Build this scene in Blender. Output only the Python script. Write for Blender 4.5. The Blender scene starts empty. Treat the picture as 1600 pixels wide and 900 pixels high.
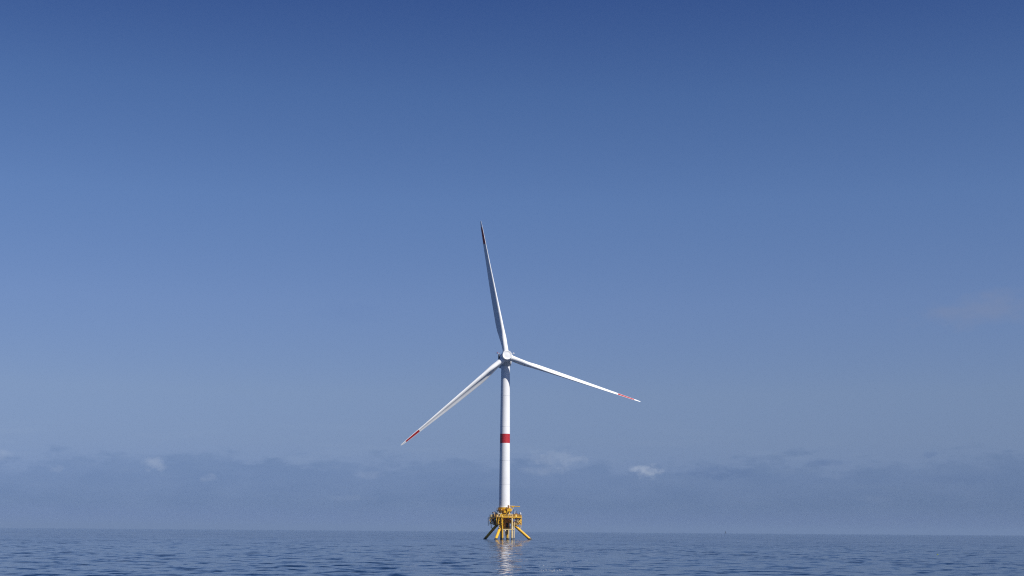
import bpy, bmesh, math, random
import numpy as np
from mathutils import Vector, Matrix
R = math.radians
random.seed(7)
sc = bpy.context.scene
col = sc.collection

# ------------------------------------------------------------------ camera
CAM = Vector((4.29, -788.0, 4.4))
cam = bpy.data.cameras.new('camera'); cam_o = bpy.data.objects.new('camera', cam)
col.objects.link(cam_o); sc.camera = cam_o
cam.sensor_width = 36.0; cam.lens = 50.0
cam.shift_y = 0.2378
cam.clip_start = 0.5; cam.clip_end = 150000.0
cam_o.location = CAM
cam_o.rotation_euler = (Matrix.Rotation(R(90), 3, 'X') @ Matrix.Rotation(R(0.43), 3, 'Z')).to_euler()

# ------------------------------------------------------------------ sun, sky, exposure
SUN_EL, SUN_AZ = R(47), R(128)          # azimuth from +Y (view direction) towards +X
sd = Vector((math.sin(SUN_AZ) * math.cos(SUN_EL), math.cos(SUN_AZ) * math.cos(SUN_EL), math.sin(SUN_EL)))
sun = bpy.data.lights.new('sun', 'SUN'); sun.energy = 5.0; sun.angle = R(0.53); sun.color = (1.0, 0.96, 0.89)
sun_o = bpy.data.objects.new('sun', sun); col.objects.link(sun_o)
sun_o.rotation_euler = (-sd).to_track_quat('-Z', 'Y').to_euler(); sun_o.location = (200, -200, 300)
sc.view_settings.view_transform = 'Standard'; sc.view_settings.look = 'None'
sc.view_settings.gamma = 1.0; sc.view_settings.use_curve_mapping = False
sc.view_settings.exposure = 0.25
sc.cycles.use_denoising = False; sc.cycles.filter_width = 1.15

world = bpy.data.worlds.new('World'); sc.world = world; world.use_nodes = True
wt = world.node_tree
bg = wt.nodes['Background']; bg.inputs['Strength'].default_value = 0.08
sky = wt.nodes.new('ShaderNodeTexSky'); sky.sky_type = 'NISHITA'; sky.sun_disc = False
sky.sun_elevation = SUN_EL; sky.sun_rotation = SUN_AZ
sky.air_density = 0.7; sky.dust_density = 0.0; sky.ozone_density = 5.0


class NG:
    """small helper to write node maths"""
    def __init__(self, tree): self.t = tree
    def n(self, typ, **kw):
        x = self.t.nodes.new(typ)
        for k, v in kw.items(): setattr(x, k, v)
        return x
    def put(self, sock, v):
        if isinstance(v, bpy.types.NodeSocket): self.t.links.new(v, sock)
        else: sock.default_value = v
    def m(self, op, a, b=None, c=None, clamp=False):
        x = self.n('ShaderNodeMath', operation=op, use_clamp=clamp)
        for i, v in enumerate((a, b, c)):
            if v is not None: self.put(x.inputs[i], v)
        return x.outputs[0]
    def smooth(self, v, lo, hi):
        x = self.n('ShaderNodeMapRange', interpolation_type='SMOOTHSTEP')
        self.put(x.inputs[0], v); self.put(x.inputs[1], lo); self.put(x.inputs[2], hi)
        return x.outputs[0]
    def vec(self, x, y, z):
        c = self.n('ShaderNodeCombineXYZ')
        for i, v in enumerate((x, y, z)): self.put(c.inputs[i], v)
        return c.outputs[0]
    def noise(self, v, scale, detail=3, rough=.5, out='Fac'):
        x = self.n('ShaderNodeTexNoise'); self.put(x.inputs['Vector'], v)
        x.inputs['Scale'].default_value = scale; x.inputs['Detail'].default_value = detail
        x.inputs['Roughness'].default_value = rough
        return x.outputs[out]
    def mix(self, f, a, b, blend='MIX'):
        x = self.n('ShaderNodeMix', data_type='RGBA', blend_type=blend)
        self.put(x.inputs[0], f); self.put(x.inputs[6], a); self.put(x.inputs[7], b)
        return x.outputs[2]


g = NG(wt)
tc = g.n('ShaderNodeTexCoord').outputs['Generated']
sep = g.n('ShaderNodeSeparateXYZ'); wt.links.new(tc, sep.inputs[0])
dx, dy, dz = sep.outputs
EL = g.m('MULTIPLY', g.m('ARCSINE', dz), 57.29578)
AZ = g.m('MULTIPLY', g.m('ARCTAN2', dx, dy), 57.29578)
# sea air: the low sky is dulled by moisture, the same all round the horizon
ramp = g.n('ShaderNodeValToRGB')
g.put(ramp.inputs[0], g.m('DIVIDE', EL, 45.0, clamp=True))
stops = [(0, (.225, .295, .58)), (.5, (.245, .30, .565)), (1, (.28, .325, .545)), (2.2, (.41, .415, .59)), (3.6, (.575, .525, .625)), (5.5, (.76, .66, .70)),
         (9, (.885, .80, .865)), (13, (.87, .875, .98)), (17, (.70, .785, .96)), (21, (.445, .565, .85)), (45, (.36, .46, .74))]
el = ramp.color_ramp.elements
while len(el) < len(stops): el.new(0.5)
for e, (p, c) in zip(el, stops): e.position = p / 45.0; e.color = (*c, 1)
base = g.mix(1.0, sky.outputs[0], ramp.outputs[0], 'MULTIPLY')
# low cloud bank in the haze, with a lumpy upper edge
uv = g.vec(g.m('MULTIPLY', AZ, .55), g.m('MULTIPLY', EL, 1.0), 3.7)
lump = g.noise(uv, 0.55, 5, .55)
lump2 = g.noise(g.vec(g.m('MULTIPLY', AZ, .6), g.m('MULTIPLY', EL, 1.6), 9.1), 1.6, 4, .6)
edge = g.m('ADD', g.m('MULTIPLY_ADD', lump, 2.4, .6), g.m('MULTIPLY', lump2, 2.4))
patch = g.noise(g.vec(g.m('MULTIPLY', AZ, .55), g.m('MULTIPLY', EL, 1.3), 6.6), .8, 5, .6)
bank = g.smooth(g.m('SUBTRACT', edge, EL), -.15, .60)
bank = g.m('MULTIPLY', bank, g.smooth(EL, -.2, 1.4))
base = g.mix(g.m('MULTIPLY', bank, g.m('MULTIPLY_ADD', patch, 1.6, -.02)), base, g.mix(1.0, base, (.80, .85, .90, 1), 'MULTIPLY'))
# thin streaks inside the bank
strk = g.noise(g.vec(g.m('MULTIPLY', AZ, .25), g.m('MULTIPLY', EL, 2.2), 1.3), .9, 5, .6)
strk = g.m('MULTIPLY', g.smooth(strk, .5, .72), g.smooth(EL, .3, 1.0))
strk = g.m('MULTIPLY', strk, g.smooth(g.m('SUBTRACT', 5.0, EL), 0, 2.0))
base = g.mix(g.m('MULTIPLY', strk, .16), base, g.mix(1.0, base, (1.35, 1.25, 1.1, 1), 'MULTIPLY'))
# single small clouds: (azimuth, elevation, half width, half height) in degrees, light or dark
puffn = g.noise(g.vec(g.m('MULTIPLY', AZ, 1.0), g.m('MULTIPLY', EL, 1.5), 5.5), 2.4, 5, .62)
puffs = [(240, 727, 20, 12, .20), (325, 748, 13, 8, .12), (1012, 736, 27, 12, .36), (870, 716, 50, 15, .14), (850, 735, 40, 8, .10),
         (85, 736, 14, 7, .09), (6, 718, 16, 9, .13), (1120, 738, 60, 14, -.20), (1290, 725, 42, 6, -.26), (1452, 713, 12, 6, -.26),
         (575, 742, 26, 7, .08), (545, 778, 45, 6, .04), (1365, 780, 30, 7, .03), (1500, 750, 70, 10, -.10), (545, 490, 60, 20, -.05)]
for px, py, hw, hh, st in puffs:
    az = math.degrees(math.atan((px - 800) / 2222.0)); e0 = math.degrees(math.atan((829.5 + .0068 * (px - 800) - py) / 2222.0))
    a = g.m('DIVIDE', g.m('SUBTRACT', AZ, az), hw / 38.8); b = g.m('DIVIDE', g.m('SUBTRACT', EL, e0), hh / 38.8)
    d = g.m('ADD', g.m('MULTIPLY', a, a), g.m('MULTIPLY', b, b))
    f = g.m('SUBTRACT', g.m('MULTIPLY', puffn, 2.6), g.m('MULTIPLY_ADD', d, .75, .55))
    f = g.m('MULTIPLY', g.smooth(f, -.15, 1.05), abs(st) * (.95 if st > 0 else 1.4))
    base = g.mix(f, base, (6.6, 7.2, 8.2, 1) if st > 0 else g.mix(1.0, base, (.55, .66, .82, 1), 'MULTIPLY'))
# faint grey cloud high on the right
gn = g.noise(g.vec(AZ, g.m('MULTIPLY', EL, 1.6), 2.2), .9, 3, .5)
a = g.m('DIVIDE', g.m('SUBTRACT', AZ, 18.9), 3.6); b = g.m('DIVIDE', g.m('SUBTRACT', g.m('MULTIPLY_ADD', AZ, -.12, EL), 6.35), .78)
d = g.m('ADD', g.m('MULTIPLY', a, a), g.m('MULTIPLY', b, b))
f = g.smooth(g.m('SUBTRACT', g.m('MULTIPLY', gn, 2.0), g.m('MULTIPLY_ADD', d, .8, .25)), -.1, 1.0)
base = g.mix(g.m('MULTIPLY', f, .44), base, (2.25, 2.75, 4.2, 1))
wt.links.new(base, bg.inputs['Color'])


# ------------------------------------------------------------------ mesh helpers
def tag(o, label=None, cat=None, group=None, kind=None):
    for k, v in (('label', label), ('category', cat), ('group', group), ('kind', kind)):
        if v: o[k] = v
    return o

def link(name, me, mat, parent=None):
    o = bpy.data.objects.new(name, me); col.objects.link(o)
    if mat and not me.materials: me.materials.append(mat)
    if parent: o.parent = parent
    return o

def done(name, bm, mat, parent=None, smooth=40, bevel=0):
    if bevel:
        bmesh.ops.bevel(bm, geom=[e for e in bm.edges if e.is_manifold and e.calc_face_angle(0) > .6], offset=bevel, segments=2, affect='EDGES', clamp_overlap=True)
    bmesh.ops.recalc_face_normals(bm, faces=bm.faces)
    me = bpy.data.meshes.new(name)
    for f in bm.faces: f.smooth = True
    for e in bm.edges:
        if e.is_manifold and e.calc_face_angle(0) > R(smooth): e.smooth = False
    bm.to_mesh(me); bm.free()
    return link(name, me, mat, parent)

def box(bm, c, s, rot=None):
    M = Matrix.Translation(Vector(c)) @ (rot.to_4x4() if rot else Matrix()) @ Matrix.Diagonal((*s, 1))
    return bmesh.ops.create_cube(bm, size=1, matrix=M)['verts']

def tube(bm, a, b, r, r2=None, n=14, cap=True):
    a, b = Vector(a), Vector(b); d = b - a
    q = d.to_track_quat('Z', 'Y').to_matrix().to_4x4()
    bmesh.ops.create_cone(bm, cap_ends=cap, segments=n, radius1=r, radius2=r if r2 is None else r2, depth=d.length,
                          matrix=Matrix.Translation((a + b) / 2) @ q)

def path(bm, pts, r, n=8):
    for a, b in zip(pts[:-1], pts[1:]): tube(bm, a, b, r, n=n)
    for p in pts[1:-1]: bmesh.ops.create_icosphere(bm, subdivisions=1, radius=r * 1.02, matrix=Matrix.Translation(Vector(p)))

def lathe(bm, prof, M=Matrix(), n=48):
    rings = []
    for z, r in prof:
        if r < 1e-4: rings.append([bm.verts.new(M @ Vector((0, 0, z)))])
        else: rings.append([bm.verts.new(M @ Vector((r * math.cos(2 * math.pi * i / n), r * math.sin(2 * math.pi * i / n), z))) for i in range(n)])
    for A, B in zip(rings[:-1], rings[1:]):
        for i in range(n):
            j = (i + 1) % n
            if len(A) == 1: bm.faces.new((A[0], B[j], B[i]))
            elif len(B) == 1: bm.faces.new((A[i], A[j], B[0]))
            else: bm.faces.new((A[i], A[j], B[j], B[i]))

def ring(bm, M, rad, r, n=20, k=8):
    vs = [[bm.verts.new(M @ Vector(((rad + r * math.cos(b)) * math.cos(a), (rad + r * math.cos(b)) * math.sin(a), r * math.sin(b))))
           for b in [2 * math.pi * j / k for j in range(k)]] for a in [2 * math.pi * i / n for i in range(n)]]
    for i in range(n):
        for j in range(k):
            bm.faces.new((vs[i][j], vs[(i + 1) % n][j], vs[(i + 1) % n][(j + 1) % k], vs[i][(j + 1) % k]))

def prism(bm, poly, z0, z1):
    lo = [bm.verts.new((x, y, z0)) for x, y in poly]; hi = [bm.verts.new((x, y, z1)) for x, y in poly]
    bm.faces.new(lo[::-1]); bm.faces.new(hi)
    n = len(poly)
    for i in range(n): bm.faces.new((lo[i], lo[(i + 1) % n], hi[(i + 1) % n], hi[i]))


# ------------------------------------------------------------------ materials
def paint(name, rgb, rough=.4, stain=None, amount=.25, scale=.6, growth=False, metallic=0):
    m = bpy.data.materials.new(name); m.use_nodes = True
    q = NG(m.node_tree); p = m.node_tree.nodes['Principled BSDF']
    P = q.n('ShaderNodeNewGeometry').outputs['Position']
    c = (*rgb, 1)
    big = q.noise(P, scale * .35, 4, .6)
    c1 = q.mix(q.m('MULTIPLY', q.smooth(big, .35, .75), .5), c, (*[v * .82 for v in rgb], 1))
    if stain:
        s3 = q.n('ShaderNodeSeparateXYZ'); m.node_tree.links.new(P, s3.inputs[0])
        run = q.noise(q.vec(q.m('MULTIPLY', s3.outputs[0], 2.2), q.m('MULTIPLY', s3.outputs[1], 2.2), q.m('MULTIPLY', s3.outputs[2], .25)), scale, 5, .65)
        c1 = q.mix(q.m('MULTIPLY', q.smooth(run, .54, .78), amount), c1, (*stain, 1))
        if growth:
            gz = q.m('ADD', s3.outputs[2], q.m('MULTIPLY', q.noise(P, 1.5, 4), 1.2))
            c1 = q.mix(q.smooth(q.m('SUBTRACT', 1.5, gz), -.25, .45), c1, (.035, .035, .022, 1))
    m.node_tree.links.new(c1, p.inputs['Base Color'])
    p.inputs['Roughness'].default_value = rough; p.inputs['Metallic'].default_value = metallic
    return m

WHITE = paint('white_gelcoat', (.80, .81, .82), .38, (.52, .50, .46), .16, .25)
TOWER = paint('white_tower_paint', (.80, .805, .82), .42, (.50, .49, .46), .10, .3)
SEAM = paint('seam_grey', (.56, .57, .59), .5)
RED = paint('signal_red_paint', (.44, .024, .030), .42, (.30, .02, .02), .25, .5)
YELLOW = paint('yellow_marine_paint', (.76, .43, .025), .40, (.13, .055, .018), .85, 1.1, growth=True)
PALE = paint('pale_yellow_paint', (.80, .62, .30), .45, (.25, .12, .05), .5, .9, growth=True)
CREAM = paint('cream_cabinet_paint', (.78, .74, .62), .45, (.35, .25, .15), .3, .8)
DARK = paint('dark_coated_steel', (.035, .035, .04), .5, (.09, .05, .03), .4, .9)
GRATE = paint('galvanised_grating', (.19, .18, .16), .6, (.12, .07, .04), .4, .9)
RUST = paint('rusty_winch_steel', (.20, .07, .04), .6, (.05, .03, .02), .5, 1.2)
LAMPG = paint('lamp_glass_white', (.82, .82, .80), .2)
SAILC = paint('grey_sail_cloth', (.03, .04, .06), .8)
HULLC = paint('dark_boat_hull', (.02, .03, .05), .5)
FLOATC = paint('lime_float_plastic', (.12, .19, .006), .4)


# ------------------------------------------------------------------ sea
def build_sea():
    rng = np.random.default_rng(11)
    th = np.concatenate([np.arange(-180, -27, 3.0), np.arange(-27, 27, 0.08), np.arange(27, 180, 3.0)])
    r = [2.0]
    while r[-1] < 60000:
        x = r[-1]
        k = .10 if x < 90 else .0028 if x < 450 else .0036 if x < 700 else .0055 if x < 2600 else .05
        r.append(x * (1 + k))
    r = np.array(r); nr, nt = len(r), len(th)
    T, RR = np.meshgrid(np.radians(th), r)
    X = CAM.x + RR * np.sin(T); Y = CAM.y + RR * np.cos(T)
    sp = np.maximum(np.gradient(r)[:, None] * np.abs(np.cos(T)), RR * R(.08))
    sp = np.where((np.abs(T) > R(27.1)) | (RR < 90) | (RR > 2600), 1e6, sp)
    H = np.zeros_like(X); N = 90; lost = np.zeros_like(X)
    lam = np.exp(rng.uniform(math.log(1.3), math.log(8), N)); psi = rng.normal(0, .55, N) + .15; ph = rng.uniform(0, 6.283, N)
    s0 = SLOPE * math.sqrt(2.0 / N)
    for l, a, p in zip(lam, psi, ph):
        k = 2 * math.pi / l; kx, ky = k * math.sin(a), k * math.cos(a)
        f = np.clip((l / sp - 2.2) / 2.5, 0, 1)
        phase = kx * X + ky * Y + p
        H += f * (s0 / k) * np.sin(phase)
        lost += (1 - f * f)
    chop = np.sqrt(lost / N)
    co = np.stack([X, Y, H], -1).reshape(-1, 3)
    co = np.vstack([co, [[CAM.x, CAM.y, 0]]])
    i = np.arange(nr - 1)[:, None] * nt + np.arange(nt)[None, :]
    j = np.arange(nr - 1)[:, None] * nt + (np.arange(nt)[None, :] + 1) % nt
    quads = np.stack([i, i + nt, j + nt, j], -1).reshape(-1, 4)
    a = np.arange(nt); tri = np.stack([np.full(nt, nr * nt), a, (a + 1) % nt], -1)
    me = bpy.data.meshes.new('sea')
    me.vertices.add(len(co)); me.vertices.foreach_set('co', co.astype(np.float32).ravel())
    nl = quads.size + tri.size
    me.loops.add(nl); me.loops.foreach_set('vertex_index', np.concatenate([quads.ravel(), tri.ravel()]).astype(np.int32))
    npoly = len(quads) + len(tri)
    me.polygons.add(npoly)
    st = np.concatenate([np.arange(len(quads)) * 4, quads.size + np.arange(len(tri)) * 3]).astype(np.int32)
    me.polygons.foreach_set('loop_start', st)
    me.polygons.foreach_set('use_smooth', np.ones(npoly, bool))
    me.update(calc_edges=True)
    at = me.attributes.new('chop', 'FLOAT', 'POINT')
    at.data.foreach_set('value', np.append(chop.ravel(), 1).astype(np.float32))
    return me

SLOPE = 0.060
def sea_material():
    m = bpy.data.materials.new('sea_water'); m.use_nodes = True
    q = NG(m.node_tree); t = m.node_tree; p = t.nodes['Principled BSDF']
    geo = q.n('ShaderNodeNewGeometry'); P = geo.outputs['Position']
    s3 = q.n('ShaderNodeSeparateXYZ'); t.links.new(P, s3.inputs[0])
    flat = q.vec(q.m('MULTIPLY', s3.outputs[0], .7), s3.outputs[1], 0.0)
    chop = q.n('ShaderNodeAttribute', attribute_name='chop').outputs['Fac']
    # breeze patches make the ripples stronger or weaker
    gust = q.m('MULTIPLY_ADD', q.smooth(q.noise(q.vec(q.m('MULTIPLY', s3.outputs[0], 1.0), q.m('MULTIPLY', s3.outputs[1], .5), 0.0), .018, 4, .6), .3, .7), 1.1, .55)
    def slopes(scale, detail, amp):
        c = q.noise(flat, scale, detail, .6, 'Color')
        v = q.n('ShaderNodeVectorMath', operation='SUBTRACT'); t.links.new(c, v.inputs[0]); v.inputs[1].default_value = (.5, .5, .5)
        w = q.n('ShaderNodeVectorMath', operation='SCALE'); t.links.new(v.outputs[0], w.inputs[0]); q.put(w.inputs['Scale'], amp)
        return w.outputs[0]
    def add(a, b):
        v = q.n('ShaderNodeVectorMath', operation='ADD'); t.links.new(a, v.inputs[0]); t.links.new(b, v.inputs[1]); return v.outputs[0]
    fine = slopes(1.7, 3, q.m('MULTIPLY', gust, .17))
    mid = slopes(.30, 3, q.m('MULTIPLY', q.m('MULTIPLY', chop, gust), .74))
    streak = slopes(.55, 2, 1.0)
    ln = q.n('ShaderNodeVectorMath', operation='LENGTH'); t.links.new(streak, ln.inputs[0])
    sc_ = q.n('ShaderNodeVectorMath', operation='SCALE'); t.links.new(streak, sc_.inputs[0])
    q.put(sc_.inputs['Scale'], q.m('MULTIPLY', q.m('MULTIPLY', ln.outputs['Value'], gust), 2.7))
    s = add(add(fine, mid), sc_.outputs[0])
    mask = q.n('ShaderNodeVectorMath', operation='MULTIPLY'); t.links.new(s, mask.inputs[0]); mask.inputs[1].default_value = (.6, 1, 0)
    nn = q.n('ShaderNodeVectorMath', operation='NORMALIZE'); t.links.new(add(geo.outputs['Normal'], mask.outputs[0]), nn.inputs[0])
    t.links.new(nn.outputs[0], p.inputs['Normal'])
    p.inputs['Base Color'].default_value = (.004, .018, .050, 1)
    p.inputs['Roughness'].default_value = .06; p.inputs['IOR'].default_value = 1.333
    return m
sea = link('sea', build_sea(), sea_material()); tag(sea, kind='structure')


# ------------------------------------------------------------------ wind turbine
T = bpy.data.objects.new('wind_turbine', None); col.objects.link(T); T.empty_display_size = 5
tag(T, 'white three-bladed wind turbine on a yellow three-legged floating foundation in the sea', 'wind turbine')

# --- tower
Z0, Z1 = 17.7, 96.4
def tr(z): return 3.06 + (2.42 - 3.06) * (z - Z0) / (Z1 - Z0)
BAND = (53.3, 58.4)
bm = bmesh.new()
lathe(bm, [(z, tr(z)) for z in (Z0, 25, 35, 45, BAND[0])], n=72)
lathe(bm, [(z, tr(z)) for z in (BAND[1], 66, 76, 86, Z1)], n=72)
tower = done('tower', bm, TOWER, T)
bm = bmesh.new(); lathe(bm, [(BAND[0], tr(BAND[0])), (BAND[0], tr(BAND[0]) + .012), (BAND[1], tr(BAND[1]) + .012), (BAND[1], tr(BAND[1]))], n=72)
tag(done('red_band', bm, RED, tower), 'red warning band around the white tower')
for z in (30.5, 43.6, 62.5, 79.5):
    bm = bmesh.new(); M = Matrix.Translation((0, 0, z))
    lathe(bm, [(-.06, tr(z)), (-.06, tr(z) + .018), (.06, tr(z) + .018), (.06, tr(z))], M, 72)
    done('flange_seam', bm, SEAM, tower)
bm = bmesh.new()
lathe(bm, [(Z0, tr(Z0)), (Z0, 3.3), (Z0 + .22, 3.3), (Z0 + .22, tr(Z0))], n=72); done('base_flange', bm, CREAM, tower)

# --- rotor frame: U points upwind out of the hub, H is the hub centre
YAW, TILT = R(5.84), R(8.87)
U = Vector((math.sin(YAW) * math.cos(TILT), -math.cos(YAW) * math.cos(TILT), math.sin(TILT)))
E1 = Vector((math.cos(YAW), math.sin(YAW), 0))       # right as seen from the front
E2 = E1.cross(-U); E2 = E2 if E2.z > 0 else -E2      # up in the rotor plane
top = Vector((0, 0, 99.56))
HUB = top + U * 6.4
F = Matrix((( E1.x, E2.x, U.x, HUB.x), (E1.y, E2.y, U.y, HUB.y), (E1.z, E2.z, U.z, HUB.z), (0, 0, 0, 1)))   # local x right, y up, z upwind

# --- hub with spinner
bm = bmesh.new()
lathe(bm, [(-2.6, 0), (-2.6, 2.75), (-2.2, 2.95), (-.4, 3.0), (1.2, 2.92), (2.2, 2.72), (2.9, 2.55)], F, 64)
hub = done('hub', bm, WHITE, T)
bm = bmesh.new()
lathe(bm, [(2.9, 2.62), (3.05, 2.62), (3.22, 2.50), (3.24, 2.20), (3.21, 2.16), (3.30, 1.2), (3.33, 0)], F, 64)
done('spinner_cap', bm, WHITE, hub, 50)

# --- blades
ANG = [100.54, 221.58, 340.99]
LEN = 77.6
def lerp_tab(tab, x):
    for (x0, y0), (x1, y1) in zip(tab[:-1], tab[1:]):
        if x <= x1:
            t = max(0, (x - x0) / (x1 - x0)); return y0 + (y1 - y0) * t
    return tab[-1][1]
CH = [(0, 3.15), (3.5, 3.15), (7, 3.5), (11, 4.5), (15.5, 5.2), (20, 5.2), (28, 4.7), (40, 3.9), (55, 2.65), (66, 1.85), (72, 1.42), (75, 1.0), (76.2, .62), (76.6, .18)]
TH = [(0, 1), (3.5, 1), (7, .82), (11, .58), (15.5, .43), (22, .35), (32, .28), (45, .23), (60, .19), (76.6, .17)]
TW = [(0, 52), (8, 52), (16, 51), (28, 49), (45, 47), (60, 46), (76.6, 45)]
CIR = [(0, 1), (3.5, 1), (13, 0), (80, 0)]
AX = [(0, .5), (3.5, .5), (16, .34), (80, .30)]
NS = 22
def foil(t, circ):
    """closed loop: suction side LE->TE, pressure side TE->LE; (x along chord from the leading edge, n towards the pressure side)"""
    pts = []
    for side in (-1, 1):
        for i in range(NS):
            b = i / NS if side < 0 else 1 - i / NS
            x = .5 - .5 * math.cos(math.pi * b)
            yt = 5 * t * (.2969 * math.sqrt(x) - .126 * x - .3516 * x * x + .2843 * x ** 3 - .1015 * x ** 4)
            cam_ = -.10 * t * math.sin(math.pi * x)
            n = cam_ - yt if side < 0 else cam_ + yt * (1 - .95 * max(0, x - .30) * max(0, 1.02 - x) * 4.2)
            a = math.pi * b
            cx, cn = .5 - .5 * math.cos(a), side * .5 * math.sin(a)
            pts.append((x + (cx - x) * circ, n + (cn - n) * circ))
    return pts
def blade_mesh(ang):
    S = E1 * math.cos(R(ang)) + E2 * math.sin(R(ang))
    L = E1 * math.sin(R(ang)) - E2 * math.cos(R(ang))        # clockwise seen from the front
    rs = [1.2, 2.0, 2.8, 3.5] + [3.5 + i * 1.15 for i in range(1, 53)] + [63.6, 65, 67, 69, 71, 73.0, 74, 75, 75.7, 76.2, 76.5, 76.6]
    rs = sorted(set(round(x, 3) for x in rs))
    rows = []
    for r in rs:
        c, t, tw, ci, ax = (lerp_tab(x, r) for x in (CH, TH, TW, CIR, AX))
        th = R(tw); eL = L * math.cos(th) + U * math.sin(th); eN = U * math.cos(th) - L * math.sin(th)
        bend = .02 * r + 2.33 * (r / 76.6) ** 2
        o = HUB + S * (r * LEN / 76.6) + U * bend
        rows.append([o + eL * ((ax - x) * c) + eN * (n * c) for x, n in foil(t, ci)])
    return rs, rows
for ang, where in zip(ANG, ('upward', 'lower left', 'right')):
    rs, rows = blade_mesh(ang)
    for part in (0, 1):
        bm = bmesh.new()
        vs = [[None] * len(rows[0]) for _ in rows]
        def V(i, j):
            if vs[i][j] is None: vs[i][j] = bm.verts.new(rows[i][j])
            return vs[i][j]
        n = len(rows[0])
        for i in range(len(rs) - 1):
            for j in range(n):
                k = (j + 1) % n
                mid = (rs[i] + rs[i + 1]) / 2
                red = 63.6 < mid < 73.0 and (4 <= j < 17 or 27 <= j < 40)
                if red == bool(part): bm.faces.new((V(i, j), V(i, k), V(i + 1, k), V(i + 1, j)))
        if part == 0:
            bm.faces.new([V(len(rs) - 1, j) for j in range(n)])
            blade = tag(done('blade', bm, WHITE, T, 60), 'blade pointing ' + where)
        else: done('tip_marking', bm, RED, blade, 60)
    S = E1 * math.cos(R(ang)) + E2 * math.sin(R(ang))
    q = S.to_track_quat('Z', 'Y').to_matrix().to_4x4(); q.translation = HUB
    bm = bmesh.new(); lathe(bm, [(1.6, 1.95), (2.85, 1.86), (3.0, 1.74), (3.0, 1.5)], q, 40); done('blade_collar', bm, WHITE, hub)

# --- nacelle
def fp(x, y, z): return F @ Vector((x, y, z))
FR = F.to_3x3()
bm = bmesh.new()
secs = [(-2.7, 2.55, 2.6, 2.7), (-3.4, 3.0, 3.05, 3.2), (-6.0, 3.35, 3.4, 3.7), (-11, 3.4, 3.4, 3.5), (-15.5, 3.3, 3.3, 2.6), (-16.4, 2.9, 2.9, 2.0)]
rings_ = []
for z, hw, up, dn in secs:
    rr = []
    for i in range(32):
        a = 2 * math.pi * i / 32; ca, sa = math.cos(a), math.sin(a)
        e = .5
        x = hw * math.copysign(abs(ca) ** e, ca); y = (up if sa > 0 else dn) * math.copysign(abs(sa) ** e, sa)
        rr.append(bm.verts.new(fp(x, y, z)))
    rings_.append(rr)
for A, B in zip(rings_[:-1], rings_[1:]):
    for i in range(32): bm.faces.new((A[i], A[(i + 1) % 32], B[(i + 1) % 32], B[i]))
bm.faces.new(rings_[0]); bm.faces.new(rings_[-1][::-1])
nac = done('nacelle', bm, WHITE, T, 35)
bm = bmesh.new()
lathe(bm, [(95.7, 2.45), (96.2, 2.62), (97.2, 2.62)], n=64); done('yaw_ring', bm, SEAM, nac)
bm = bmesh.new(); box(bm, fp(0, 3.9, -14.6), (6.2, 1.5, .7), FR); done('cooler', bm, DARK, nac, bevel=.05)
for s in (-1, 1):                                       # side equipment that shows past the hub
    bm = bmesh.new(); box(bm, fp(s * 3.62, 1.4 if s < 0 else 1.9, -7.5), (.5, 3.2 if s < 0 else .7, 4.0), FR); done('side_cooler', bm, DARK, nac, bevel=.05)
    bm = bmesh.new(); box(bm, fp(s * 3.4, 3.35, -9), (.30, .9, 5.0), FR); done('hoist_rail', bm, RUST, nac, bevel=.03)
    bm = bmesh.new()
    path(bm, [fp(s * 3.2, 3.1, -6), fp(s * 4.1, 3.35, -6), fp(s * 5.1, 3.5, -6)], .09)
    path(bm, [fp(s * 5.1, 3.5, -6), fp(s * 5.1, 4.0, -6)], .07)
    done('sensor_arm', bm, SEAM, nac)
    bm = bmesh.new(); lathe(bm, [(0, 0), (0, .20), (.4, .22), (.52, .1), (.55, 0)], F @ Matrix.Translation((s * 4.4, 3.5, -6)) @ Matrix.Rotation(R(-90), 4, 'X'), 16)
    done('aviation_light', bm, RED if s < 0 else LAMPG, nac)

# --- foundation
LEGA = [12, 138, -108]
def pol(a, r, z): return Vector((r * math.cos(R(a)), r * math.sin(R(a)), z))
bm = bmesh.new()
lathe(bm, [(5.4, 0), (5.4, 2.2), (6.2, 3.0), (12.3, 3.05), (16.9, 3.12), (16.9, 3.42), (17.66, 3.42), (17.66, 3.0)], n=64)
colm = done('central_column', bm, YELLOW, T)
for k in range(16):                                      # stiffener ribs under the tower flange
    bm = bmesh.new(); a = 360 / 16 * k
    box(bm, pol(a, 3.26, 16.3), (.26, .06, 1.1), Matrix.Rotation(R(a), 3, 'Z')); done('stiffener', bm, YELLOW, colm)
bm = bmesh.new()
box(bm, pol(-62, 3.07, 7.9), (.16, 1.3, 2.5), Matrix.Rotation(R(-62), 3, 'Z')); done('access_door', bm, DARK, colm, bevel=.04)

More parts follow.
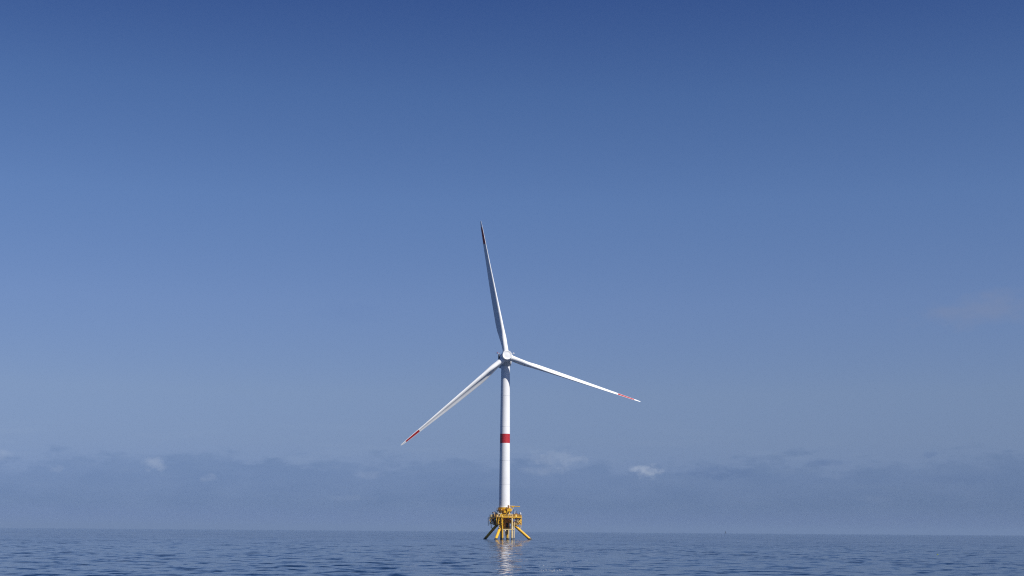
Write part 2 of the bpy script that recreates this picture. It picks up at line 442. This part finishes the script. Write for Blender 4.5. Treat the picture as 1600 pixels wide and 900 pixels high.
# deck outline with three arms above the legs
poly = []
for ang, r in ((-146, 6.0), (-119, 9.6), (-97, 9.8), (-70, 8.5), (-26, 8.8), (1, 9.8), (23, 9.8), (50, 7.6), (100, 7.6), (127, 9.8), (149, 9.8), (176, 6.4)):
    v = pol(ang, r, 0); poly.append((v.x, v.y))
bm = bmesh.new(); prism(bm, poly, 12.08, 12.45); deck = done('deck', bm, YELLOW, T, bevel=.03)
bm = bmesh.new(); prism(bm, [(x * .985, y * .985) for x, y in poly], 12.454, 12.50); done('deck_grating', bm, GRATE, deck)
n = len(poly)
for i in range(n):
    a = Vector((*poly[i], 12.45)) * 1; b = Vector((*poly[(i + 1) % n], 12.45))
    a.x *= .985; a.y *= .985; b.x *= .985; b.y *= .985
    Lr = (b - a).length; m_ = max(2, round(Lr / 1.1))
    bm = bmesh.new()
    for k in range(m_ + 1):
        p = a.lerp(b, (k + .02) / (m_ + .04)); tube(bm, p, p + Vector((0, 0, 1.2)), .055, n=6)
    for z in (.45, .82, 1.2): tube(bm, a + Vector((0, 0, z)), b + Vector((0, 0, z)), .05, n=6)
    d = (b - a).normalized()
    box(bm, (a + b) / 2 + Vector((0, 0, .09)), (Lr, .04, .12), Matrix(((d.x, -d.y, 0), (d.y, d.x, 0), (0, 0, 1))))
    done('railing', bm, YELLOW, deck)
for a in LEGA + [72, 192, -48]:                          # radial girders below the deck
    bm = bmesh.new(); v = pol(a, 1, 0)
    r1 = 9.3 if a in LEGA else 8.0
    box(bm, pol(a, (3.0 + r1) / 2, 11.6), (r1 - 2.9, .35, .7), Matrix.Rotation(R(a), 3, 'Z')); done('girder', bm, YELLOW, deck)

# legs with trusses and small landings
for a in LEGA:
    rad = pol(a, 1, 0); tan = Vector((-rad.y, rad.x, 0))
    P = lambda r, z, t=0: rad * r + tan * t + Vector((0, 0, z))
    bm = bmesh.new()
    lo, hi = P(14.55 + 7 * 1.16, .2 - 7), P(2.4, 10.7)
    tube(bm, lo, hi, .76, n=32); leg = done('leg', bm, YELLOW, T)
    d = (hi - lo).normalized()
    for z in (5.4, 7.6):
        c = lo + d * ((z - lo.z) / d.z)
        bm = bmesh.new(); tube(bm, c - d * .16, c + d * .16, .90, n=32); done('clamp_ring', bm, YELLOW, leg)
    # guard post standing on the upper clamp
    c = lo + d * ((5.4 - lo.z) / d.z)
    bm = bmesh.new()
    path(bm, [c + Vector((0, 0, .9)), c + rad * .9 + Vector((0, 0, 1.0)), c + rad * 1.0 + Vector((0, 0, 2.3))], .11)
    path(bm, [c + tan * .6 + Vector((0, 0, .8)), c + tan * .6 + rad * .9 + Vector((0, 0, 1.0)), c + tan * .6 + rad * 1.0 + Vector((0, 0, 2.3))], .11)
    tube(bm, c + rad * 1.0 + Vector((0, 0, 2.2)), c + tan * .6 + rad * 1.0 + Vector((0, 0, 2.2)), .08, n=8)
    done('guard_post', bm, PALE, leg)
    # node casting where the leg meets the hanging platform
    c = lo + d * ((8.0 - lo.z) / d.z)
    bm = bmesh.new(); box(bm, c + Vector((0, 0, .15)) + rad * .6, (3.0, 2.5, .42), Matrix.Rotation(R(a), 3, 'Z')); land = done('landing', bm, YELLOW, T, bevel=.05)
    bm = bmesh.new(); box(bm, c + Vector((0, 0, .95)) + rad * 2.7, (1.9, .5, .45), Matrix.Rotation(R(a), 3, 'Z')); done('fairlead', bm, YELLOW, land, bevel=.06)
    for t in (-1.15, 1.15):
        bm = bmesh.new()
        for r_ in (6.2, 7.6, 8.9): tube(bm, P(r_, 8.3, t), P(r_, 9.45, t), .055, n=6)
        for z in (8.9, 9.45): tube(bm, P(6.2, z, t), P(8.9, z, t), .05, n=6)
        done('railing', bm, YELLOW, land)
    for t in (-1.45, 1.45):
        for A, B, rr in (((6.0, 11.9), (9.35, 8.9), .27), ((7.9, 11.9), (9.4, 10.4), .22), ((9.4, 11.95), (9.4, 7.9), .15), ((6.3, 8.4), (7.9, 11.9), .14), ((4.0, 11.2), (6.4, 8.2), .16), ((7.9, 8.3), (9.4, 10.4), .15), ((6.0, 10.2), (9.4, 10.4), .13), ((7.8, 12.0), (7.8, 8.2), .14)):
            bm = bmesh.new(); tube(bm, P(A[0], A[1], t), P(B[0], B[1], t), rr, n=12); done('brace', bm, YELLOW, T)
    for z in (8.9, 10.4):
        bm = bmesh.new(); tube(bm, P(9.4, z, -1.6), P(9.4, z, 1.6), .13, n=10); done('cross_brace', bm, YELLOW, T)
    bm = bmesh.new()                                     # round mooring eye
    q = Matrix.Translation(P(6.15, 8.95, -1.55)) @ tan.to_track_quat('Z', 'Y').to_matrix().to_4x4()
    ring(bm, q, .52, .17); done('mooring_eye', bm, YELLOW, T)
    bm = bmesh.new()                                     # caged ladder up to the deck
    for t in (-.3, .3): tube(bm, P(9.9, 7.4, 2.2 + t), P(9.9, 12.4, 2.2 + t), .06, n=6)
    for k in range(16): tube(bm, P(9.9, 7.6 + k * .3, 1.9), P(9.9, 7.6 + k * .3, 2.5), .035, n=6)
    for k in range(4):
        q = Matrix.Translation(P(10.2, 9.0 + k * .9, 2.2)); ring(bm, q, .42, .035, 14, 5)
    tube(bm, P(9.4, 8.9, 1.6), P(9.9, 8.9, 2.0), .08, n=6); tube(bm, P(9.4, 10.4, 1.6), P(9.9, 10.4, 2.0), .08, n=6)
    done('caged_ladder', bm, YELLOW if a != 12 else PALE, T)

# boat landing in front of the column
BY = -8.5
bl = None
specs = [(4.25, 11.9, -4, .40, PALE), (5.45, 9.6, -4, .22, PALE), (2.45, 5.3, -4, .34, PALE), (-1.0, 11.9, -4, .36, YELLOW), (-.2, 5.3, -4, .17, PALE)]
for x, zt, zb, rr, mt in specs:
    bm = bmesh.new(); tube(bm, (x, BY, zb), (x, BY, zt), rr, n=20)
    if bl is None: bl = done('boat_landing', bm, mt, T)
    else: done('fender_tube', bm, mt, bl)
bm = bmesh.new(); box(bm, (2.35, BY + .05, 5.55), (6.9, .9, .48)); done('landing_beam', bm, PALE, bl, bevel=.05)
for x in (3.78, -1.45):
    bm = bmesh.new(); box(bm, (x, (BY - 1.6) / 2 + .1, 8.65), (.14, -BY - 1.9, 6.6)); done('side_plate', bm, YELLOW, bl)
bm = bmesh.new(); tube(bm, (.45, BY + 1.4, 5.2), (1.75, BY + 1.4, -1.5), .30, n=16); done('landing_brace', bm, PALE, bl)
for x in (-1.0, 4.25):
    for z in (5.5, 10.8):
        bm = bmesh.new(); tube(bm, (x, BY, z), (x * .5, -2.6, z), .2, n=12); done('standoff', bm, YELLOW, bl)
bm = bmesh.new()
for k in range(30): tube(bm, (4.35, BY, -2 + k * .38), (5.4, BY, -2 + k * .38), .045, n=6)
done('ladder_rungs', bm, PALE, bl)
bm = bmesh.new(); box(bm, (3.05, BY + .4, 6.6), (.9, .7, 1.6)); done('hose_reel_box', bm, DARK, bl, bevel=.05)
for x, y in ((-1.6, -1.6), (1.8, -1.4), (1.5, 1.8), (-1.8, 1.5)):         # vertical caissons that carry the column
    bm = bmesh.new(); tube(bm, (x, y, -6), (x, y, 6.0), .48, n=20); done('caisson', bm, YELLOW, T)

# front riser pipe above the front leg
bm = bmesh.new(); path(bm, [(-1.75, -9.2, 8.4), (-1.65, -9.2, 11.9)], .2, 10); done('riser_pipe', bm, PALE, T)
bm = bmesh.new(); path(bm, [(-2.9, -9.4, 11.9), (-3.4, -9.3, 8.3)], .24, 10); done('riser_pipe', bm, YELLOW, T)
bm = bmesh.new(); path(bm, [(-1.55, -3.3, 12.5), (-1.55, -3.3, 16.7)], .28, 12); done('riser_pipe', bm, PALE, T)

# deck equipment
def cabinet(x, y, sx, sy, sz, mat, doors=0, rz=0):
    bm = bmesh.new(); M = Matrix.Rotation(R(rz), 3, 'Z')
    box(bm, Vector((x, y, 12.5 + sz / 2)), (sx, sy, sz), M); c = done('cabinet', bm, mat, deck, bevel=.05)
    for k in range(doors):
        bm = bmesh.new(); w = sx / doors
        box(bm, Vector((x, y, 12.5 + sz * .5)) + M @ Vector((-sx / 2 + w * (k + .5), -sy / 2 - .01, 0)), (w * .62, .06, sz * .62), M)
        done_o = done('opening', bm, DARK, deck)
    return c
cabinet(3.3, -5.1, 2.3, 1.3, 1.65, CREAM, 2)
cabinet(.2, -5.3, 1.7, .9, 1.25, YELLOW, 2)
cabinet(-2.7, -8.0, 1.1, 1.0, 2.0, CREAM, 1)
cabinet(-1.6, -6.1, 1.2, 1.0, 1.5, YELLOW, 0)
cabinet(6.3, .2, 1.6, 1.4, 1.7, YELLOW, 2)
cabinet(7.4, 1.2, .5, .5, 1.9, RUST, 0)
cabinet(8.2, 2.2, 1.0, .9, 1.5, DARK, 0)
cabinet(-4.4, 3.4, 1.4, 1.4, 1.9, DARK, 0)
cabinet(-6.0, 4.6, 1.0, 1.0, 1.6, SEAM, 0)
cabinet(-4.6, -1.6, .8, 1.2, 2.4, DARK, 0)
def mast(x, y, h, top_mat, ball=.2):
    bm = bmesh.new(); tube(bm, (x, y, 12.5), (x, y, 12.5 + h), .07, n=8); m = done('light_mast', bm, DARK, deck)
    bm = bmesh.new(); lathe(bm, [(0, 0), (0, ball), (ball * 2, ball * 1.05), (ball * 2.6, ball * .5), (ball * 2.7, 0)], Matrix.Translation((x, y, 12.5 + h)), 14); done('lantern', bm, top_mat, m)
mast(-6.75, 5.7, 2.2, DARK); mast(-5.3, 6.2, 2.5, DARK, .25); mast(-4.0, -2.4, 3.2, DARK, .28)
mast(6.1, -1.4, 3.0, SEAM, .14); mast(6.7, 1.0, 2.7, DARK, .18); mast(8.5, .7, 1.9, DARK, .18); mast(8.95, 1.2, 1.5, LAMPG, .34)
mast(5.0, -2.9, 3.6, DARK, .16)
bm = bmesh.new()
path(bm, [(6.1, -1.4, 14.9), (6.9, -1.4, 15.4)], .06, 6); path(bm, [(6.1, -1.4, 15.0), (5.4, -1.4, 15.5)], .06, 6); done('antenna_fork', bm, SEAM, deck)
bm = bmesh.new()                                          # raised walkway round the tower foot
for k in range(20):
    a = 18 * k; p = pol(a, 4.3, 16.2); tube(bm, p, p + Vector((0, 0, 1.15)), .05, n=6)
ring(bm, Matrix.Translation((0, 0, 17.35)), 4.3, .05, 40, 6); ring(bm, Matrix.Translation((0, 0, 16.8)), 4.3, .045, 40, 6)
lathe(bm, [(16.05, 3.12), (16.05, 4.4), (16.18, 4.4), (16.18, 3.12)], n=40)
wk = done('tower_walkway', bm, YELLOW, T)
for k in range(9):
    a = 40 * k + 12
    bm = bmesh.new(); tube(bm, pol(a, 4.2, 16.05), pol(a, 3.1, 14.2), .1, n=8); done('walkway_strut', bm, YELLOW, wk)
bm = bmesh.new()                                          # stair from the deck to the walkway
for s in (-.45, .45): tube(bm, (-.2, -5.0 + s, 12.5), (2.4, -4.2 + s, 16.1), .12, n=8)
for k in range(12): box(bm, (-.2 + 2.6 * (k + .5) / 12, -5.0 + .8 * (k + .5) / 12, 12.5 + 3.6 * (k + .5) / 12), (.26, .9, .05))
done('stair', bm, YELLOW, T)

# pipes, trays and boxes that crowd the structure
rq = random.Random(21)
mats = [YELLOW, YELLOW, PALE, PALE, RUST, RUST, DARK, DARK, DARK, CREAM]
for k in range(40):                                       # pipe runs hanging below the deck
    a = rq.uniform(-175, 30); r = rq.uniform(6.2, 9.2)
    if -102 < a < -52: a -= 60 if k % 2 else -62
    p = pol(a, r, 12.05); z = rq.uniform(7.8, 11.0); q_ = pol(a + rq.uniform(-16, 16), r * rq.uniform(.75, 1.0), z)
    bm = bmesh.new(); path(bm, [p, Vector((p.x, p.y, (12.0 + z) / 2)), q_, q_ + Vector((0, 0, -rq.uniform(.2, 1.2)))], rq.uniform(.07, .17), 8)
    done('pipe', bm, rq.choice([DARK, DARK, YELLOW, RUST]) if a < -115 else rq.choice(mats), T)
for k in range(30):                                       # junction boxes on the deck and on its edge
    a = rq.uniform(-170, 45); r = rq.uniform(5.2, 8.0); p = pol(a, r, 0)
    h = rq.uniform(.5, 1.7); bm = bmesh.new()
    box(bm, (p.x, p.y, 12.5 + h / 2), (rq.uniform(.35, .9), rq.uniform(.35, .9), h), Matrix.Rotation(R(rq.uniform(0, 90)), 3, 'Z'))
    done('junction_box', bm, rq.choice(mats), deck, bevel=.03)
for k in range(14):                                       # ventilation goosenecks
    a = rq.uniform(-160, 40); p = pol(a, rq.uniform(4.6, 7.4), 12.5); h = rq.uniform(1.2, 2.6); e = pol(rq.uniform(0, 360), .45, 0)
    bm = bmesh.new(); path(bm, [p, p + Vector((0, 0, h)), p + Vector((e.x * .6, e.y * .6, h + .25)), p + Vector((e.x, e.y, h - .1))], rq.uniform(.08, .14), 8)
    done('gooseneck_vent', bm, rq.choice(mats), deck)
for k in range(7):                                        # black rubber fenders on the deck edge
    a = -112 + k * 18; p = pol(a, 9.0 if k < 2 else 8.75, 11.75)
    bm = bmesh.new(); ring(bm, Matrix.Translation(p) @ Vector((p.x, p.y, 0)).to_track_quat('Z', 'Y').to_matrix().to_4x4(), .34, .14, 16, 6); done('fender', bm, DARK, deck)

# deck crane
cx, cy = 2.75, -4.1
bm = bmesh.new(); tube(bm, (cx, cy, 12.5), (cx, cy, 16.1), .42, n=20); crane = done('crane', bm, YELLOW, T)
bm = bmesh.new(); prism(bm, [(cx - 1.2, cy - .7), (cx + 1.0, cy - .7), (cx + 1.35, cy + .1), (cx + .9, cy + .7), (cx - 1.2, cy + .7)], 15.5, 17.0); done('slewing_house', bm, YELLOW, crane, bevel=.12)
bm = bmesh.new(); box(bm, (cx - .6, cy, 18.0), (.7, .8, 1.9)); done('winch_tower', bm, RUST, crane, bevel=.06)
bm = bmesh.new()
for s in (-.32, .32):
    tube(bm, (cx - .6, cy + s, 18.35), (cx + 5.6, cy + s, 18.2), .21, n=10)
for k in range(14):
    x = cx - .4 + k * .44; s = .32 if k % 2 else -.32
    tube(bm, (x, cy - s, 18.32), (x + .44, cy + s, 18.3), .06, n=6)
box(bm, (cx + 5.6, cy, 18.2), (.28, .9, .5)); done('boom', bm, YELLOW, crane)
bm = bmesh.new(); box(bm, (cx + 1.9, cy, 17.95), (1.1, 1.0, .75)); done('trolley', bm, YELLOW, crane, bevel=.1)
bm = bmesh.new(); tube(bm, (cx - .6, cy, 18.9), (cx + 3.2, cy, 18.5), .05, n=6); done('boom_stay', bm, SEAM, crane)
bm = bmesh.new(); tube(bm, (cx + 1.3, cy - .4, 15.6), (cx + 2.3, cy - .3, 17.6), .16, n=10); done('boom_ram', bm, SEAM, crane)
bm = bmesh.new(); box(bm, (.3, -4.2, 15.2), (1.3, .8, 1.2), Matrix.Rotation(R(20), 3, 'Y')); done('hydraulic_pack', bm, YELLOW, T, bevel=.1)


# ------------------------------------------------------------------ far boat, float, foam
def from_pixel(px, dist): return Vector((CAM.x + dist * (px - 800) / 2222.0, CAM.y + dist, 0))
b0 = from_pixel(1133.6, 12500)
boat = bpy.data.objects.new('sailboat', None); col.objects.link(boat); boat.location = b0
tag(boat, 'tiny dark upright sail of a far boat on the horizon right of the turbine', 'boat')
bm = bmesh.new()
sect = [(-5.2, .9, 1.0), (-3, 1.5, .95), (0, 1.7, .9), (3, 1.2, 1.0), (5.6, .08, 1.25)]
rr = [[bm.verts.new(v) for v in ((x, -w, h), (x, -w * .7, -.3), (x, 0, -.6), (x, w * .7, -.3), (x, w, h))] for x, w, h in sect]
for A, B in zip(rr[:-1], rr[1:]):
    for i in range(4): bm.faces.new((A[i], A[i + 1], B[i + 1], B[i]))
    bm.faces.new((A[4], A[0], B[0], B[4]))
bm.faces.new(rr[0]); bm.faces.new(rr[-1]); hl = done('hull', bm, HULLC, boat)
bm = bmesh.new(); tube(bm, (0.6, 0, .9), (.6, 0, 12.0), .13, .07, n=10); done('mast', bm, HULLC, boat)
for nm, A in (('mainsail', [(.4, 0, 1.9), (.4, 0, 11.6), (-1.6, .5, 6.2), (-3.0, .9, 2.0)]), ('jib', [(.8, 0, 10.5), (1.9, .3, 5.5), (5.0, .05, 1.6), (1.5, .5, 1.8)])):
    bm = bmesh.new(); f_ = bm.faces.new([bm.verts.new(v) for v in A])
    bmesh.ops.solidify(bm, geom=[f_], thickness=.06); done(nm, bm, SAILC, boat)
boat.rotation_euler.z = R(48); boat.scale = (2.1, 2.1, 2.3)

f0 = from_pixel(1465, 310)
fl = bpy.data.objects.new('float', None); col.objects.link(fl); fl.location = f0
tag(fl, 'tiny lime green float on the water at the far right', 'float')
bm = bmesh.new(); lathe(bm, [(-.18, 0), (-.16, .08), (-.08, .17), (.02, .2), (.11, .17), (.18, .09), (.2, .05), (.2, 0)], n=20); done('ball', bm, FLOATC, fl)
bm = bmesh.new(); ring(bm, Matrix.Translation((0, 0, .23)) @ Matrix.Rotation(R(90), 4, 'X'), .05, .018, 12, 6); done('rope_eye', bm, DARK, fl)

bm = bmesh.new(); rg = random.Random(5)                   # a few flecks of foam right of the reflection
for k in range(34):
    px = rg.gauss(868, 16); py = rg.choice([883.5, 890.2, 891.3, 889.0]) + rg.gauss(0, .7)
    d = CAM.z * 2222 / (py - 829.9); p = from_pixel(px, d)
    bmesh.ops.create_icosphere(bm, subdivisions=1, radius=1, matrix=Matrix.Translation((p.x, p.y, .05)) @ Matrix.Diagonal((rg.uniform(.02, .07), rg.uniform(.03, .08), rg.uniform(.015, .03), 1)))
foam = done('foam', bm, LAMPG); tag(foam, 'white foam flecks on the ripples right of the tower reflection', 'foam', kind='stuff')


# ------------------------------------------------------------------ sea haze
bm = bmesh.new(); box(bm, (CAM.x, CAM.y, 91.0), (124000, 124000, 200.0))
hz = bpy.data.materials.new('sea_haze'); hz.use_nodes = True
ht = hz.node_tree; ht.nodes.remove(ht.nodes['Principled BSDF'])
pv = ht.nodes.new('ShaderNodeVolumePrincipled')
pv.inputs['Color'].default_value = (.335, .475, .715, 1); pv.inputs['Density'].default_value = 3.2e-5; pv.inputs['Anisotropy'].default_value = 0.0
ht.links.new(pv.outputs[0], ht.nodes['Material Output'].inputs['Volume'])
haze = done('haze', bm, hz); tag(haze, kind='stuff')
